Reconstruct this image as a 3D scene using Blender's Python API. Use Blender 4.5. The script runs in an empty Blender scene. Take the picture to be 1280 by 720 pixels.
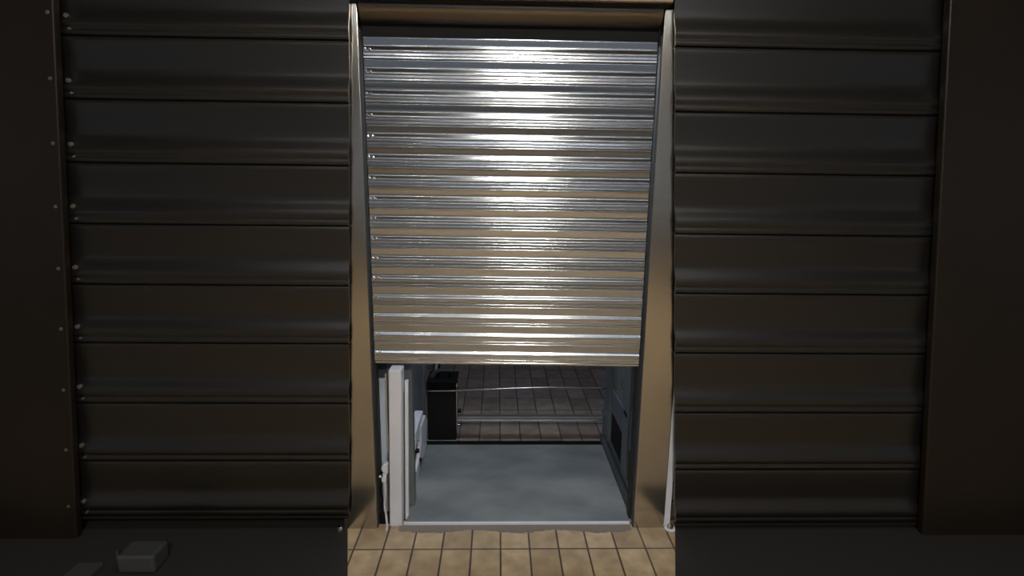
import bpy, bmesh, math, random
from mathutils import Vector, Matrix
random.seed(7)
S = bpy.context.scene
C = S.collection
R = math.radians

# ------------------------------------------------------------------ materials
def mat(name, col, rough=.5, metal=0., spec=.5, emit=None, es=0., noise=None, alpha=None, trans=0., bump=None, coat=0.):
    m = bpy.data.materials.new(name); m.use_nodes = True
    nt = m.node_tree; b = nt.nodes['Principled BSDF']
    b.inputs['Base Color'].default_value = (*col, 1)
    b.inputs['Roughness'].default_value = rough
    b.inputs['Metallic'].default_value = metal
    b.inputs['Specular IOR Level'].default_value = spec
    b.inputs['Transmission Weight'].default_value = trans
    b.inputs['Coat Weight'].default_value = coat
    if alpha is not None: b.inputs['Alpha'].default_value = alpha
    if emit:
        b.inputs['Emission Color'].default_value = (*emit, 1); b.inputs['Emission Strength'].default_value = es
    if noise:                       # (scale xyz, second colour, lo, hi, detail)
        sc, col2, lo, hi, det = noise
        tc = nt.nodes.new('ShaderNodeTexCoord'); mp = nt.nodes.new('ShaderNodeMapping')
        mp.inputs['Scale'].default_value = sc
        n = nt.nodes.new('ShaderNodeTexNoise'); n.inputs['Scale'].default_value = 1; n.inputs['Detail'].default_value = det
        r = nt.nodes.new('ShaderNodeMapRange'); r.inputs[1].default_value = lo; r.inputs[2].default_value = hi
        mx = nt.nodes.new('ShaderNodeMix'); mx.data_type = 'RGBA'
        mx.inputs[6].default_value = (*col, 1); mx.inputs[7].default_value = (*col2, 1)
        L = nt.links.new
        L(tc.outputs['Object'], mp.inputs[0]); L(mp.outputs[0], n.inputs['Vector']); L(n.outputs[0], r.inputs[0])
        L(r.outputs[0], mx.inputs[0]); L(mx.outputs[2], b.inputs['Base Color'])
    if bump:                        # (scale xyz, strength, distance)
        sc, st, di = bump
        tc = nt.nodes.new('ShaderNodeTexCoord'); mp = nt.nodes.new('ShaderNodeMapping')
        mp.inputs['Scale'].default_value = sc
        n = nt.nodes.new('ShaderNodeTexNoise'); n.inputs['Scale'].default_value = 1; n.inputs['Detail'].default_value = 3
        bp = nt.nodes.new('ShaderNodeBump'); bp.inputs['Strength'].default_value = st; bp.inputs['Distance'].default_value = di
        L = nt.links.new
        L(tc.outputs['Object'], mp.inputs[0]); L(mp.outputs[0], n.inputs['Vector']); L(n.outputs[0], bp.inputs['Height'])
        L(bp.outputs[0], b.inputs['Normal'])
    return m

def tile_material(name, c1, c2, mortar, w, h, origin, plane='XY', msize=.0045, rough=.55, bumpd=.002, offset=0.):
    m = bpy.data.materials.new(name); m.use_nodes = True
    nt = m.node_tree; b = nt.nodes['Principled BSDF']; L = nt.links.new
    g = nt.nodes.new('ShaderNodeNewGeometry')
    mp = nt.nodes.new('ShaderNodeMapping')
    if plane == 'XZ':
        sp = nt.nodes.new('ShaderNodeSeparateXYZ'); cb = nt.nodes.new('ShaderNodeCombineXYZ')
        L(g.outputs['Position'], sp.inputs[0]); L(sp.outputs[0], cb.inputs[0]); L(sp.outputs[2], cb.inputs[1]); L(cb.outputs[0], mp.inputs[0])
    else:
        L(g.outputs['Position'], mp.inputs[0])
    mp.inputs['Location'].default_value = (-origin[0] + 100 * w, -origin[1] + 100 * h, 0)
    br = nt.nodes.new('ShaderNodeTexBrick'); br.offset = offset; br.squash = 1
    br.inputs['Scale'].default_value = 1
    br.inputs['Brick Width'].default_value = w; br.inputs['Row Height'].default_value = h
    br.inputs['Mortar Size'].default_value = msize; br.inputs['Mortar Smooth'].default_value = .35
    br.inputs['Bias'].default_value = 0
    br.inputs['Color1'].default_value = (*c1, 1); br.inputs['Color2'].default_value = (*c2, 1); br.inputs['Mortar'].default_value = (*mortar, 1)
    L(mp.outputs[0], br.inputs['Vector'])
    n = nt.nodes.new('ShaderNodeTexNoise'); n.inputs['Scale'].default_value = 14; n.inputs['Detail'].default_value = 5
    L(g.outputs['Position'], n.inputs['Vector'])
    r = nt.nodes.new('ShaderNodeMapRange'); r.inputs[1].default_value = .3; r.inputs[2].default_value = .7; r.inputs[3].default_value = .74; r.inputs[4].default_value = 1.15
    L(n.outputs[0], r.inputs[0])
    mx = nt.nodes.new('ShaderNodeVectorMath'); mx.operation = 'SCALE'
    L(br.outputs['Color'], mx.inputs[0]); L(r.outputs[0], mx.inputs['Scale']); L(mx.outputs[0], b.inputs['Base Color'])
    bp = nt.nodes.new('ShaderNodeBump'); bp.inputs['Distance'].default_value = bumpd; bp.invert = True; bp.inputs['Strength'].default_value = .7
    L(br.outputs['Fac'], bp.inputs['Height']); L(bp.outputs[0], b.inputs['Normal'])
    b.inputs['Roughness'].default_value = rough
    return m

M = {}
M['steel'] = mat('brushed_steel', (.475, .50, .535), .15, 1.0)
M['steel_post'] = mat('satin_steel_post', (.52, .49, .44), .20, 1.0, noise=((5, 5, 1.6), (.50, .47, .42), .35, .7, 4), bump=None)
M['chrome'] = mat('bright_metal', (.8, .8, .8), .15, 1.0)
M['guide'] = mat('guide_black', (.012, .012, .013), .6)
M['hood'] = mat('hood_metal', (.20, .175, .145), .30, 1.0)
M['fascia'] = mat('fascia_brown', (.26, .19, .13), .5, 0)
M['dark'] = mat('dark_void', (.012, .012, .012), .8)
M['deck'] = mat('deck_grey', (.20, .22, .235), .62, 0, noise=((3, 5, 3), (.115, .13, .145), .38, .68, 8), bump=((9, 9, 9), .15, .003))
M['white'] = mat('white_paint', (.66, .69, .78), .42, noise=((6, 6, 3), (.56, .59, .67), .4, .75, 4))
M['pale_blue'] = mat('pale_blue_panel', (.44, .53, .66), .4)
M['grey'] = mat('grey_frame_paint', (.15, .175, .185), .42, noise=((5, 5, 3), (.10, .12, .13), .35, .7, 4))
M['grey_dark'] = mat('dark_grey_paint', (.055, .062, .068), .5)
M['grey_blue'] = mat('blue_grey_panel', (.12, .135, .165), .45)
M['black'] = mat('black_plastic', (.003, .0035, .0045), .6, spec=.25)
M['smoke'] = mat('smoked_glass', (.30, .31, .32), .12, 0, alpha=.45)
M['rail'] = mat('rail_metal', (.45, .43, .42), .25, 1.0)
M['bar'] = mat('grey_bar', (.15, .15, .17), .4, .3)
M['side_slat'] = mat('darkened_slat', (.0070, .0068, .0066), .33, 0, spec=.80, noise=((1.2, 5, 24), (.005, .005, .0055), .35, .7, 4))  # near-black: the dimness of the side areas is put into this colour
M['side_post'] = mat('darkened_side_post', (.010, .008, .006), .38, 0, spec=.35, noise=((2, 2, 1.2), (.015, .011, .008), .35, .7, 3))  # casings of the added sides, darkened in the colour too
M['side_clip'] = mat('dull_clip', (.17, .17, .16), .4, .6)
M['mat'] = mat('added_mat_black', (.012, .012, .013), .8)  # for the added mats that darken the paving
M['grey_box'] = mat('dimmed_grey', (.035, .038, .043), .6)  # added bin, tray and post, dimness put into the grey
M['wall'] = mat('plain_dark_wall', (.05, .048, .045), .8)
M['ceil'] = mat('ceiling_paint', (.30, .31, .33), .8)
M['grout'] = mat('rough_mortar', (.16, .14, .13), .9, bump=((40, 40, 40), .8, .01))
M['tube'] = mat('tube_light', (1, 1, 1), .5, emit=(.86, .92, 1.0), es=4)
M['tube_far'] = mat('tube_light_far', (1, 1, 1), .5, emit=(.80, .88, 1.0), es=4)
M['warm'] = mat('warm_panel', (1, 1, 1), .5, emit=(1.0, .91, .76), es=90)
M['front'] = mat('front_fill_glow', (1, 1, 1), .5, emit=(1.0, .93, .82), es=42)  # made-up fill lamp, brightens the paving before the shutter
M['spot'] = mat('downlight_glow', (1, 1, 1), .5, emit=(1.0, .93, .82), es=60)
M['cool'] = mat('cabin_light', (1, 1, 1), .5, emit=(.80, .89, 1.0), es=14)
M['housing'] = mat('lamp_housing', (.5, .5, .5), .5)
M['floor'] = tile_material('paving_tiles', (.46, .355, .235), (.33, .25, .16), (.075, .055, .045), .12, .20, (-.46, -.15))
M['floor_far'] = tile_material('dimmed_paving_tiles', (.30, .25, .22), (.20, .165, .15), (.06, .05, .05), .12, .20, (-.46, -.15))  # same paving again, with cool dim light put into its colour
M['wall_tile'] = tile_material('facade_tiles', (.62, .50, .36), (.52, .42, .30), (.16, .13, .10), .24, .085, (.745, 0), 'XZ')

# ------------------------------------------------------------------ helpers
def link(name, bm, m, parent=None, smooth=False, bevel=0., seg=2):
    me = bpy.data.meshes.new(name)
    bmesh.ops.recalc_face_normals(bm, faces=bm.faces)
    bm.to_mesh(me); bm.free()
    o = bpy.data.objects.new(name, me); C.objects.link(o)
    me.materials.append(m)
    if smooth:
        for p in me.polygons: p.use_smooth = True
    if parent: o.parent = parent
    if bevel:
        b = o.modifiers.new('bevel', 'BEVEL'); b.width = bevel; b.segments = seg; b.limit_method = 'ANGLE'; b.harden_normals = False
    return o

def box(bm, x0, x1, y0, y1, z0, z1, rot=None, piv=None):
    r = bmesh.ops.create_cube(bm, size=1)
    for v in r['verts']:
        v.co = Vector(((x0 + x1) / 2 + v.co.x * (x1 - x0), (y0 + y1) / 2 + v.co.y * (y1 - y0), (z0 + z1) / 2 + v.co.z * (z1 - z0)))
        if rot: v.co = rot @ (v.co - Vector(piv)) + Vector(piv)
    return r['verts']

def B(*a, **k):
    bm = bmesh.new(); box(bm, *a, **k); return bm

def cyl(bm, p0, p1, r0, r1=None, n=20):
    r1 = r0 if r1 is None else r1
    p0, p1 = Vector(p0), Vector(p1); d = p1 - p0
    q = d.to_track_quat('Z', 'Y').to_matrix().to_4x4()
    bmesh.ops.create_cone(bm, cap_ends=True, segments=n, radius1=r0, radius2=r1, depth=d.length, matrix=Matrix.Translation((p0 + p1) / 2) @ q)

def CY(*a, **k):
    bm = bmesh.new(); cyl(bm, *a, **k); return bm

def tube(bm, pts, r, n=10):
    P = [Vector(p) for p in pts]
    # smooth the path
    Q = []
    for i in range(len(P) - 1):
        a = P[max(i - 1, 0)]; b = P[i]; c = P[i + 1]; d = P[min(i + 2, len(P) - 1)]
        for k in range(6):
            t = k / 6
            Q.append(.5 * ((2 * b) + (c - a) * t + (2 * a - 5 * b + 4 * c - d) * t * t + (3 * b - a - 3 * c + d) * t ** 3))
    Q.append(P[-1])
    rings = []
    for i, p in enumerate(Q):
        t = (Q[min(i + 1, len(Q) - 1)] - Q[max(i - 1, 0)]).normalized()
        u = t.cross(Vector((0, 1, .13))).normalized(); w = t.cross(u)
        rings.append([bm.verts.new(p + r * (u * math.cos(6.2832 * k / n) + w * math.sin(6.2832 * k / n))) for k in range(n)])
    for a, b in zip(rings, rings[1:]):
        for k in range(n): bm.faces.new((a[k], a[(k + 1) % n], b[(k + 1) % n], b[k]))
    bm.faces.new(rings[0]); bm.faces.new(rings[-1])

def prism_xz(pts, y0, y1):           # polygon in the XZ plane with real depth
    bm = bmesh.new()
    a = [bm.verts.new((x, y0, z)) for x, z in pts]; b = [bm.verts.new((x, y1, z)) for x, z in pts]
    bm.faces.new(a); bm.faces.new(b[::-1]); n = len(pts)
    for i in range(n): bm.faces.new((a[i], a[(i + 1) % n], b[(i + 1) % n], b[i]))
    return bm

def prism_yz(pts, x0, x1):
    bm = bmesh.new()
    a = [bm.verts.new((x0, y, z)) for y, z in pts]; b = [bm.verts.new((x1, y, z)) for y, z in pts]
    bm.faces.new(a); bm.faces.new(b[::-1]); n = len(pts)
    for i in range(n): bm.faces.new((a[i], a[(i + 1) % n], b[(i + 1) % n], b[i]))
    return bm

def thing(name, label, cat, loc=(0, 0, 0), group=None):
    o = bpy.data.objects.new(name, None); C.objects.link(o)
    o.location = loc; o.empty_display_size = .1
    o['label'] = label; o['category'] = cat
    if group: o['group'] = group
    bpy.context.view_layer.update()
    return o

def tag(o, label, cat, group=None):
    o['label'] = label; o['category'] = cat
    if group: o['group'] = group
    return o

def struct(name, bm, m, **k):
    o = link(name, bm, m, **k); o['kind'] = 'structure'; return o

def into(o, root):                   # parent keeping the world position
    o.parent = root; o.matrix_parent_inverse = Matrix.Translation(-root.location); return o

# ------------------------------------------------------------------ slat profile
#  t from the top of a slat (0) to its bottom (1), d = how far it stands out towards the street
PROFILE = [(0, .0068), (.03, .0082), (.08, .0079), (.20, .0067), (.30, .0056), (.36, .0052), (.40, .0053), (.44, .0060),
           (.475, .0072), (.51, .0085), (.545, .0098), (.58, .0108), (.62, .0112), (.67, .0112), (.705, .0109), (.72, .0105), (.735, .0109),
           (.78, .0110), (.84, .0112), (.852, .0109), (.860, .0096), (.870, .0096), (.880, .0107), (.92, .0109), (.97, .0111),
           (.985, .0102), (.993, .006), (1, .003)]

SIDE_PROFILE = [(0, .0070), (.04, .0082), (.12, .0075), (.25, .0062), (.38, .0052), (.50, .0046), (.56, .0049), (.62, .0064),
                (.67, .0084), (.72, .0103), (.77, .0115), (.81, .0118), (.84, .0112), (.865, .0100), (.885, .0096), (.91, .0104),
                (.94, .0106), (.97, .0096), (.985, .0070), (1, .003)]

def slat_mesh(L, pitch, depth_scale, x_func=None, thick=.0022, PROFILE=PROFILE):
    """one roll-formed slat, top edge at z=0, bottom at -pitch, centred on x=0, front towards -y"""
    pr = []
    for (a, da), (b, db) in zip(PROFILE, PROFILE[1:]):
        n = 4
        for k in range(n): pr.append((a + (b - a) * k / n, da + (db - da) * k / n))
    pr.append(PROFILE[-1])
    for _ in range(2):
        pr = [pr[0]] + [((a[0] + 2 * b[0] + c[0]) / 4, (a[1] + 2 * b[1] + c[1]) / 4) for a, b, c in zip(pr, pr[1:], pr[2:])] + [pr[-1]]
    bm = bmesh.new(); NX = 8; rows_f, rows_b = [], []
    for j in range(NX + 1):
        u = j / NX
        f, bk = [], []
        for t, d in pr:
            xl, xr = (-L / 2, L / 2) if x_func is None else x_func(-t * pitch)
            x = xl + (xr - xl) * u
            f.append(bm.verts.new((x, -d * depth_scale, -t * pitch)))
            bk.append(bm.verts.new((x, (-d + .0001) * depth_scale + thick + .004 * depth_scale, -t * pitch)))
        rows_f.append(f); rows_b.append(bk)
    n = len(pr)
    for j in range(NX):
        for i in range(n - 1):
            bm.faces.new((rows_f[j][i], rows_f[j][i + 1], rows_f[j + 1][i + 1], rows_f[j + 1][i]))
            bm.faces.new((rows_b[j][i], rows_b[j + 1][i], rows_b[j + 1][i + 1], rows_b[j][i + 1]))
        bm.faces.new((rows_f[j][0], rows_f[j + 1][0], rows_b[j + 1][0], rows_b[j][0]))
        bm.faces.new((rows_f[j][-1], rows_b[j][-1], rows_b[j + 1][-1], rows_f[j + 1][-1]))
    for j in (0, NX):
        for i in range(n - 1):
            bm.faces.new((rows_f[j][i], rows_b[j][i], rows_b[j][i + 1], rows_f[j][i + 1]))
    return bm

def mark_smooth(o, angle=50):
    for p in o.data.polygons: p.use_smooth = True
    try: o.data.set_sharp_from_angle(angle=R(angle))
    except Exception: pass

# ------------------------------------------------------------------ setting
struct('floor', B(-9, 9, -18, .80, -.12, 0), M['floor'])
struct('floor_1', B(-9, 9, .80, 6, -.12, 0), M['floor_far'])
struct('ceiling', B(-9, 9, -18, 6, 3.3, 3.42), M['ceil'])
struct('wall_left', B(-4.2, -.665, .06, .16, 0, 3.3), M['wall'])
struct('wall_right', B(.765, 4.2, .06, .16, 0, 3.3), M['wall_tile'])
struct('wall_top', B(-.665, .765, .085, .16, 2.09, 3.3), M['wall'])
struct('trim_1', B(.737, .765, .0, .16, 0, 2.09), M['white'])        # pale edging beside the right post
struct('wall_back', B(-4.2, 4.2, 5.6, 5.75, 0, 3.3), M['wall'])

# ------------------------------------------------------------------ central shutter
XL, XR = -.500, .588
ztop, zbot = 2.000, .750
N = 16; pitch = (ztop - zbot) / N; xm = (XL + XR) / 2
sh = thing('roller_shutter', 'half raised bright stainless steel roller shutter between the two gold-toned steel posts', 'roller shutter', (xm, .014, zbot))
proto = None
for k in range(N):
    z = ztop - k * pitch
    if proto is None:
        s = link('slat', slat_mesh(XR - XL, pitch, 1.0), M['steel']); mark_smooth(s)
        clips = []
        for dx in (.005, .022):
            bm = bmesh.new(); cyl(bm, (dx - (XR - XL) / 2, -.0145, -.55 * pitch), (dx - (XR - XL) / 2, -.006, -.55 * pitch), 0.0062, n=16)
            c = link('rivet', bm, M['chrome'], bevel=.003, seg=3); c['label'] = 'shiny steel rivet at the left end of the slat'; c.parent = s; clips.append(c)
        proto = s
    else:
        s = proto.copy(); C.objects.link(s)
        for c in clips:
            d = c.copy(); C.objects.link(d); d.parent = s
    s.parent = sh
    s.location = (0, 0, z - zbot)
    s.rotation_euler = (R(random.uniform(-.5, .5)), R(.55) * (k / (N - 1)), 0)
bm = bmesh.new(); box(bm, -(XR - XL) / 2, (XR - XL) / 2, -.012, .012, -.010, .0005, rot=Matrix.Rotation(R(.55), 3, 'Y'), piv=(0, 0, 0))
bb = link('bottom_bar', bm, M['steel'], sh, bevel=.002); bb['label'] = 'thin folded bottom edge of the shutter'

# door posts with guide channel
def post(x0, x1, side, label):
    t = thing('door_post', label, 'door post', ((x0 + x1) / 2, -.012, 0), group=None)
    p = into(link('post_casing', B(x0, x1, -.012, .080, .0, 2.107), M['steel_post'], bevel=.003, seg=3), t)
    gx0, gx1 = (x1 - .001, x1 + .0115) if side < 0 else (x0 - .0115, x0 + .001)
    g = into(link('guide_channel', B(gx0, gx1, .032, .075, .0, 1.985), M['guide']), t)
    e = (x1 + .0005, x1 + .0035) if side < 0 else (x0 - .0035, x0 - .0005)
    h = into(link('guide_lip', B(e[0], e[1], -.008, .034, .0, 2.02), M['grey_dark']), t)
    return t
post(-.655, -.5135, -1, 'brushed steel door post on the left of the open shutter, nearest the white gate post')
post(.6025, .7365, 1, 'brushed steel door post on the right of the open shutter, beside the pale trim')

hb = thing('header_box', 'dark overhead shutter box with a bronze curved hood above the steel slats', 'shutter box', (.04, 0, 2.108))
into(link('fascia', B(-.515, .612, -.085, -.065, 2.110, 2.45), M['fascia'], bevel=.003), hb)
into(link('soffit', B(-.515, .612, -.065, .080, 2.1085, 2.12), M['dark']), hb)
hood = [(.030, 2.0905), (.026, 2.089), (.018, 2.083), (.012, 2.076), (.010, 2.068), (.011, 2.060), (.015, 2.053), (.022, 2.048), (.034, 2.046), (.040, 2.047), (.040, 2.0905)]
hood = [(-.020, 2.1085), (-.020, 2.0885), (-.012, 2.078), (-.003, 2.068), (.006, 2.060), (.014, 2.054), (.020, 2.051), (.026, 2.049), (.030, 2.052), (.030, 2.1085)]
o = into(link('curved_hood', prism_yz(hood, -.508, .597), M['hood']), hb); mark_smooth(o, 40)
into(link('recess_panel', B(-.5125, .6015, .045, .060, 1.99, 2.107), M['dark']), hb)

# ------------------------------------------------------------------ lift platform
lp = thing('lift_platform', 'flat grey platform floor with scuffs inside the doorway behind the tiles', 'platform', (.11, .38, 0))
into(link('deck', B(-.392, .600, .012, .735, .0, .016), M['deck'], bevel=.002), lp)
into(link('edge_strip', prism_xz([(-.40, .0085), (.588, .0085), (.588, .0170), (-.40, .0170)], .0, .012), M['white']), lp)
into(link('base_strip', B(-.40, .588, .0, .012, .0, .0083), M['grout']), lp)
into(link('rear_gap', B(-.40, .62, .735, .80, .0, .006), M['black']), lp)
into(link('side_kick_plate', B(.600, .622, .012, .80, .0, .035), M['grey_dark']), lp)
# ragged mortar line in front of the platform
bm = bmesh.new(); top = []; bot = []
for i in range(61):
    x = -.42 + i * 1.01 / 60
    top.append((x, .0)); bot.append((x, -.030 - .010 * math.sin(x * 17) - random.uniform(0, .010)))
vt = [bm.verts.new((x, y - .0005, .008)) for x, y in top]; vb = [bm.verts.new((x, y, .0002)) for x, y in bot]; vg = [bm.verts.new((x, y, .0002)) for x, y in top]
for i in range(60): bm.faces.new((vt[i], vt[i + 1], vb[i + 1], vb[i])); bm.faces.new((vg[i], vb[i], vb[i + 1], vg[i + 1])); bm.faces.new((vt[i], vg[i], vg[i + 1], vt[i + 1]))
tag(link('mortar_line', bm, M['grout']), 'ragged grey mortar line between paving tiles and platform edge', 'mortar')

# right side frame of the lift
rf = thing('gate_surround', 'grey lift side frame with two uprights and smoked panels on the right of the platform', 'lift frame', (.64, .4, 0))
def rpart(n, bm, m, **k): return into(link(n, bm, m, **k), rf)
rpart('upright', B(.625, .665, .275, .385, .036, 2.07), M['grey'], bevel=.004)
rpart('upright', B(.622, .665, .70, .86, .036, 2.07), M['grey'], bevel=.004)
rpart('bottom_rail', B(.623, .690, .083, .86, .0, .060), M['grey_dark'], bevel=.003)
rpart('middle_rail', prism_yz([(.083, .225), (.285, .225), (.40, .235), (.70, .24), (.70, .36), (.40, .37), (.285, .42), (.083, .44)], .634, .656), M['grey_blue'], bevel=.002)
rpart('lower_panel', B(.640, .650, .083, .275, .06, .225), M['black'])
rpart('lower_panel', B(.640, .650, .385, .70, .06, .24), M['black'])
o = rpart('glass_panel', B(.641, .647, .083, .275, .44, 2.05), M['smoke']); o['label'] = 'smoked glass pane above the grey rail'
o = rpart('glass_panel', B(.641, .647, .385, .70, .37, 2.05), M['smoke']); o['label'] = 'smoked glass pane above the grey rail'
rpart('cover_plate', B(.621, .6249, .30, .355, .375, .390), M['black'])
rpart('seal_strip', B(.6205, .6230, .084, .092, .036, 2.05), M['rail'])
o = rpart('bracket', prism_yz([(.45, .50), (.47, .50), (.53, .43), (.51, .43)], .628, .634), M['rail'])

# left side frame of the lift
lf = thing('gate_surround', 'grey and blue lift side frame with dark slits on the left of the platform', 'lift frame', (-.47, .5, 0))
def lpart(n, bm, m, **k): return into(link(n, bm, m, **k), lf)
lpart('upright', B(-.462, -.372, .135, .185, .0165, 2.07), M['grey'], bevel=.003)
lpart('side_panel', B(-.440, -.412, .34, .80, .0, 2.07), M['grey_blue'], bevel=.002)
lpart('dark_upright', B(-.515, -.4625, .136, .165, .0, 2.07), M['grey_dark'], bevel=.002)
lpart('thin_bar', B(-.4770, -.4725, .082, .088, .285, .672), M['chrome'])
lpart('thin_bar', B(-.4705, -.4590, .10, .112, .05, 2.07), M['grey_blue'])
lpart('glass_edge', B(-.4118, -.404, .79, .80, .0, 2.07), M['rail'])
lpart('glass_edge', B(-.4118, -.400, .845, .855, .0, 2.07), M['grey'])
lpart('ledge', prism_yz([(.20, .34), (.46, .34), (.46, .332), (.20, .26)], -.4115, -.372), M['white'], bevel=.002)
lpart('slit_panel', B(-.4415, -.4125, .24, .3395, .0, 2.07), M['black'])
bpn = link('access_panel', B(-.5135, -.4785, .0805, .10, .0, .648), M['pale_blue'], bevel=.004)
tag(bpn, 'narrow pale blue panel standing beside the left steel post', 'panel')

# white gate post
gp = thing('gate_post', 'white square post standing inside the doorway at the left platform edge', 'post', (-.43, .03, 0))
bm = bmesh.new()
vs = box(bm, -.462, -.408, .0, .07, .0, .716)
for v in vs:                                      # leans a little as in place
    v.co.x += .016 * (v.co.z / .716)
o = into(link('post_body', bm, M['white'], bevel=.006, seg=3), gp)
bm = bmesh.new(); vs = box(bm, -.403, -.388, .052, .075, .0, .650)
for v in vs: v.co.x += .013 * (v.co.z / .65)
into(link('side_strip', bm, M['white'], bevel=.003), gp)
bm = bmesh.new(); vs = box(bm, -.4075, -.4035, .05, .075, .0, .60)
for v in vs: v.co.x += .013 * (v.co.z / .65)
into(link('shadow_gap', bm, M['grey_dark']), gp)

# hinge / latch to the left of the white post
lt = thing('gate_latch', 'white bolted latch with round knob fixed left of the white gate post', 'latch', (-.475, .03, .24))
into(link('latch_body', prism_xz([(-.4635, .290), (-.478, .292), (-.492, .278), (-.494, .262), (-.484, .246), (-.4635, .242)], .012, .042), M['white'], bevel=.006, seg=3), lt)
into(link('knob', CY((-.497, .040, .235), (-.497, .012, .235), .0115, .010), M['black'], bevel=.003), lt)
into(link('knob_ring', CY((-.497, .012, .235), (-.497, .006, .235), .0055), M['white'], bevel=.001), lt)
into(link('arm', prism_xz([(-.488, .245), (-.470, .245), (-.474, .205), (-.492, .200), (-.494, .215)], .016, .032), M['white'], bevel=.003), lt)
bm = bmesh.new(); tube(bm, [(-.496, .022, .20), (-.499, .020, .16), (-.494, .022, .12), (-.498, .020, .08), (-.490, .018, .035), (-.492, .02, .004)], .0045)
tag(link('cable', bm, M['black'], smooth=True), 'thin black cable hanging down from the white latch', 'cable')
bm = bmesh.new(); tube(bm, [(-.481, .024, .205), (-.478, .018, .15), (-.483, .016, .10), (-.478, .012, .05), (-.474, .006, .0045), (-.470, -.03, .0048)], .005)
tag(link('cable', bm, M['white'], smooth=True), 'pale cable running down from the latch to the paving', 'cable')
bm = bmesh.new(); tube(bm, [(-.474, .034, .24), (-.470, .036, .18), (-.472, .036, .12), (-.470, .034, .005)], .0035)
tag(link('cable', bm, M['rail'], smooth=True), 'grey metal-sheathed cable behind the pale one, close to the white post', 'cable')
db = link('drain_box', B(-.512, -.464, .020, .044, .0, .050), M['black'], bevel=.004)
tag(db, 'small black base block on the tiles under the hanging cables', 'block')

# folded white ramp arm by the left frame
ra = thing('folding_arm', 'white jointed folding arm leaning along the left side of the platform', 'arm', (-.40, .5, .0))
def apart(n, bm, m, **k): return into(link(n, bm, m, **k), ra)
apart('upper_link', prism_yz([(.50, .235), (.69, .215), (.74, .16), (.70, .03), (.56, .02), (.42, .075), (.46, .12), (.50, .16)], -.4105, -.388), M['white'], bevel=.006, seg=3)
apart('lower_link', prism_yz([(.19, .017), (.40, .017), (.46, .06), (.40, .085), (.27, .10), (.19, .06)], -.408, -.390), M['white'], bevel=.004)
apart('hinge_pin', CY((-.410, .435, .085), (-.380, .435, .085), .010), M['black'], bevel=.002)
apart('hinge_pin', CY((-.410, .385, .16), (-.382, .385, .16), .012), M['black'], bevel=.002)
bm = bmesh.new(); tube(bm, [(-.394, .33, .245), (-.388, .37, .235), (-.387, .40, .20), (-.390, .37, .13), (-.392, .28, .10)], .009)
apart('hose', bm, M['white'], smooth=True)

# black box on the paving just beyond the platform
eb = thing('equipment_box', 'tall matt black box with small knobs standing behind the platform on the left', 'box', (-.305, .87, 0))
def epart(n, bm, m, **k): return into(link(n, bm, m, **k), eb)
epart('case', B(-.396, -.232, .82, .98, .0, .345), M['black'], bevel=.004)
epart('lid', B(-.398, -.226, .815, .985, .346, .362), M['black'], bevel=.003)
epart('side_rail', B(-.232, -.225, .825, .835, .03, .345), M['rail'])
epart('side_knob', CY((-.231, .85, .170), (-.205, .85, .170), .013), M['black'], bevel=.003)
epart('side_knob', CY((-.231, .85, .085), (-.212, .85, .085), .008), M['rail'], bevel=.002)
epart('top_knob', CY((-.265, .88, .362), (-.265, .88, .395), .018, .014), M['black'], bevel=.004)
epart('top_knob', CY((-.345, .90, .362), (-.345, .90, .385), .012, .010), M['black'], bevel=.003)
epart('top_bracket', prism_xz([(-.385, .362), (-.362, .362), (-.340, .395), (-.322, .40), (-.322, .408), (-.350, .408), (-.385, .375)], .86, .90), M['grey_dark'], bevel=.002)
bm = bmesh.new(); tube(bm, [(-.36, .90, .362), (-.352, .90, .42), (-.338, .90, .45), (-.330, .90, .50), (-.338, .90, .54)], .006)
o = epart('cable_loop', bm, M['white'], smooth=True); o['label'] = 'pale looped lead rising from the box top'
pb = link('pipe', CY((-.378, 1.02, 0), (-.378, 1.02, 2.05), .009), M['grey_dark'], smooth=False)
tag(pb, 'thin dark vertical pipe rising behind the black box', 'pipe')
pb = link('pipe', CY((-.352, 1.06, 0), (-.352, 1.06, 2.05), .006), M['black'], smooth=False)
tag(pb, 'thinnest black vertical pipe right of the dark pipe behind the black box', 'pipe')

# far barrier
br = thing('barrier', 'low metal barrier with a thin upper rail and a flat lower bar across the rear', 'barrier', (.11, .85, .0))
bm = bmesh.new(); tube(bm, [(-.396, .805, .306), (-.2, .806, .310), (.1, .806, .324), (.35, .806, .330), (.6215, .806, .325)], .0052)
o = into(link('upper_rail', bm, M['rail'], smooth=True), br)
into(link('lower_bar', B(-.2245, .6215, .825, .868, .118, .142), M['bar'], bevel=.003), br)
into(link('bar_edge', B(-.2245, .575, .820, .825, .118, .124), M['chrome']), br)
into(link('end_bracket', B(.606, .6215, .822, .836, .142, .185), M['chrome'], bevel=.002), br)

# small floor fittings
for x, y, lab in ((-.668, -.03, 'small shiny metal floor stop at the foot of the left steel post'), (.760, -.022, 'small shiny metal floor stop at the foot of the pale trim by right steel post')):
    t = thing('floor_stop', lab, 'floor stop', (x, y, 0))
    into(link('stop_base', CY((x, y, 0), (x, y, .006), .024), M['white'], bevel=.002), t)
    into(link('stop_dome', CY((x, y, .006), (x, y, .026), .015, .010), M['chrome'], bevel=.004, seg=3), t)

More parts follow.
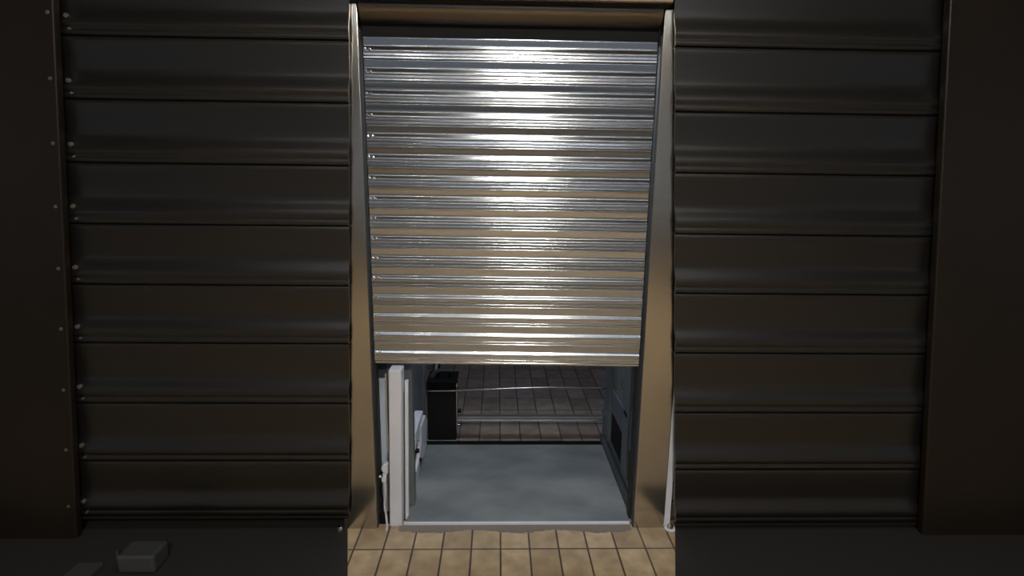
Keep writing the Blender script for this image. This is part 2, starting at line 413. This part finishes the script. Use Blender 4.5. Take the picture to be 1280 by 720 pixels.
# ------------------------------------------------------------------ added side shutters, their darkness put into the colour
YS = -.022
def side_shutter(label, sgn, xi_top, xi_slope, zs, x_out, xo_top, xo_slope):
    """zs = heights of the slat joints; the inner ends are raked to look upright in view"""
    zb = zs[-1]
    t = thing('roller_shutter', label, 'roller shutter', (sgn * 1.15, YS, zb))
    for k, (z0, z1) in enumerate(zip(zs, zs[1:])):
        p = z0 - z1
        def xf(dz, z0=z0):
            xi = xi_top + xi_slope * (2.1 - (z0 + dz))
            return (x_out, xi) if sgn < 0 else (xi, x_out)
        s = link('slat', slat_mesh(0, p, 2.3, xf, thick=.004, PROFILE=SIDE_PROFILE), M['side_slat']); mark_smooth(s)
        s.parent = t; s.location = (-t.location.x, 0, z0 - zb)
        if sgn < 0:
            for dx, dz, r in ((.034, .70, .009), (.040, .90, .005)):
                xx = xo_top + xo_slope * (2.1 - z1) + dx
                c = link('end_clip', CY((xx, -.031, -dz * p), (xx, -.012, -dz * p), r, n=12), M['side_clip'], s, bevel=.002)
    xi = lambda z: xi_top + xi_slope * (2.1 - z)
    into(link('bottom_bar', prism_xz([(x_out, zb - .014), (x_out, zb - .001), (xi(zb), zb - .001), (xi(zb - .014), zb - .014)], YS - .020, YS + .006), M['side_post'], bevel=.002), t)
zl = [2.19, 1.972, 1.756, 1.531, 1.305, 1.072, .837, .584, .331, .082]
zr = [2.20, 1.972, 1.744, 1.521, 1.288, 1.052, .805, .547, .289, .040]
side_shutter('added shutter with wide near-black slats filling the left of the view', -1, -.5355, -.0442, zl, -1.80, -1.543, -.1007)
side_shutter('added shutter with wide near-black slats filling the right of the view', 1, .632, .0695, zr, 1.90, 1.62, .11)

def side_post(sgn, pts, label):
    t = thing('door_post', label, 'door post', (sgn * 2., YS - .05, 0))
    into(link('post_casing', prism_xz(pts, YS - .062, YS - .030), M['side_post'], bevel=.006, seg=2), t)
    if sgn < 0:
        for z1, z0 in zip(zl[1:], zl):
            z = z0 - .70 * (z0 - z1); xx = -1.543 - .1007 * (2.1 - z) - .009
            into(link('post_stud', CY((xx, YS - .0655, z), (xx, YS - .05, z), .007, n=12), M['side_clip'], bevel=.002), t)
    return t
side_post(-1, [(-1.53, 2.6), (-1.53, 2.11), (-1.735, .0), (-2.9, .0), (-2.9, 2.6)], 'added broad black casing at the far left edge beside the dark shutter')
side_post(1, [(1.60, 2.6), (1.60, 2.16), (1.838, .0), (3.1, .0), (3.1, 2.6)], 'added broad dark brown casing at the far right edge beside the dark shutter')
for sgn, x0, x1, lab in ((-1, -1.80, -.722, 'added dark shutter box above the left dark shutter'), (1, .822, 1.90, 'added dark shutter box above the right dark shutter')):
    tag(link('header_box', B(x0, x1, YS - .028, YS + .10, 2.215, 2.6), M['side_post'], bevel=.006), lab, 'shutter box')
# mats added to darken the paving in front of the side shutters
def mat_mesh(pts):
    bm = bmesh.new()
    lo = [bm.verts.new((x, y, 0)) for x, y in pts]; hi = [bm.verts.new((x, y, .009)) for x, y in pts]
    bm.faces.new(hi); bm.faces.new(lo[::-1]); n = len(pts)
    for i in range(n): bm.faces.new((lo[i], lo[(i + 1) % n], hi[(i + 1) % n], hi[i]))
    return bm
tag(link('added_floor_mat', mat_mesh([(-2.9, .055), (-.66, .055), (-.642, -.004), (-.553, -.345), (-2.9, -.345)]), M['mat'], bevel=.003), 'added black mat darkening the paving under the left dark shutter', 'mat')
tag(link('added_floor_mat', mat_mesh([(3.1, .055), (.80, .055), (.788, -.006), (.684, -.345), (3.1, -.345)]), M['mat'], bevel=.003), 'added black mat darkening the paving under the right dark shutter', 'mat')
tag(link('added_bin', B(-1.428, -1.288, -.30, -.20, .0092, .084), M['grey_box'], bevel=.012, seg=4), 'added rounded bin in dimmed grey on the left black mat', 'bin')
tag(link('added_tray', B(-1.60, -1.505, -.34, -.26, .0092, .030), M['grey_box'], bevel=.003), 'added low tray in dimmed grey on the left mat beside the far left casing', 'tray')
tag(link('added_pole', CY((-1.478, -.22, .0092), (-1.478, -.22, .050), .006), M['grey_box']), 'added short thin post in dimmed grey left of the rounded bin', 'post')

# ------------------------------------------------------------------ lamps of the place and one added fill lamp
def tube_lamp(x0, x1, y, lab, r=.03, m='tube'):
    t = thing('ceiling_lamp', lab, 'ceiling lamp', ((x0 + x1) / 2, y, 3.3))
    into(link('lamp_housing', B(x0 - .03, x1 + .03, y - .07, y + .07, 3.23, 3.299), M['housing'], bevel=.01), t)
    into(link('lamp_tube', CY((x0, y, 3.19), (x1, y, 3.19), r), M[m]), t)
tube_lamp(-2.2, 2.4, -3.7, 'nearest long fluorescent ceiling lamp crossing the forecourt ceiling')
tube_lamp(-1.5, 3.0, -10.6, 'middle long fluorescent ceiling lamp, far across the forecourt', m='tube_far')
tube_lamp(-1.5, 3.0, -12.4, 'farthest long fluorescent ceiling lamp, over the far side of the forecourt', m='tube_far')
def panel_lamp(x, y, s, m, lab, z=3.3):
    t = thing('ceiling_lamp', lab, 'ceiling lamp', (x, y, z))
    into(link('lamp_housing', B(x - s - .02, x + s + .02, y - s - .02, y + s + .02, z - .05, z - .001), M['housing'], bevel=.006), t)
    into(link('lamp_panel', B(x - s, x + s, y - s, y + s, z - .06, z - .051), m), t)
panel_lamp(.37, -4.4, .26, M['warm'], 'square warm ceiling lamp over the middle of the forecourt')
panel_lamp(.10, -1.25, .14, M['front'], 'added square fill lamp brightening the paving before the steel shutter')
panel_lamp(-.95, -4.4, .05, M['spot'], 'small ceiling downlight left of the square warm lamp')
panel_lamp(.11, .45, .16, M['cool'], 'small square cool lamp under the lift cabin roof', z=2.085)
struct('ceiling_1', B(-.66, .76, .085, 1.2, 2.0895, 2.12), M['grey'])

# ------------------------------------------------------------------ world, camera, output look
w = bpy.data.worlds.new('night_sky'); S.world = w; w.use_nodes = True
bg = w.node_tree.nodes['Background']; bg.inputs[0].default_value = (.52, .56, .62, 1); bg.inputs[1].default_value = .16

cam = bpy.data.cameras.new('camera'); co = bpy.data.objects.new('camera', cam); C.objects.link(co)
cam.sensor_width = 36; cam.lens = 36 * 700 / 1280; cam.clip_start = .05
P, Y, Ro = R(11.2), R(1.5), R(.72)
fw = Vector((math.sin(Y) * math.cos(P), math.cos(Y) * math.cos(P), -math.sin(P)))
rt = Vector((math.cos(Y), -math.sin(Y), 0)); up = rt.cross(fw)
r2 = rt * math.cos(Ro) + up * math.sin(Ro); u2 = up * math.cos(Ro) - rt * math.sin(Ro)
m = Matrix((r2, u2, -fw)).transposed().to_4x4(); m.translation = Vector((0, -2.2, 1.5))
co.matrix_world = m
S.camera = co
S.view_settings.view_transform = 'Standard'; S.view_settings.look = 'None'
S.view_settings.gamma = 1; S.view_settings.use_curve_mapping = False
S.view_settings.exposure = 1.0
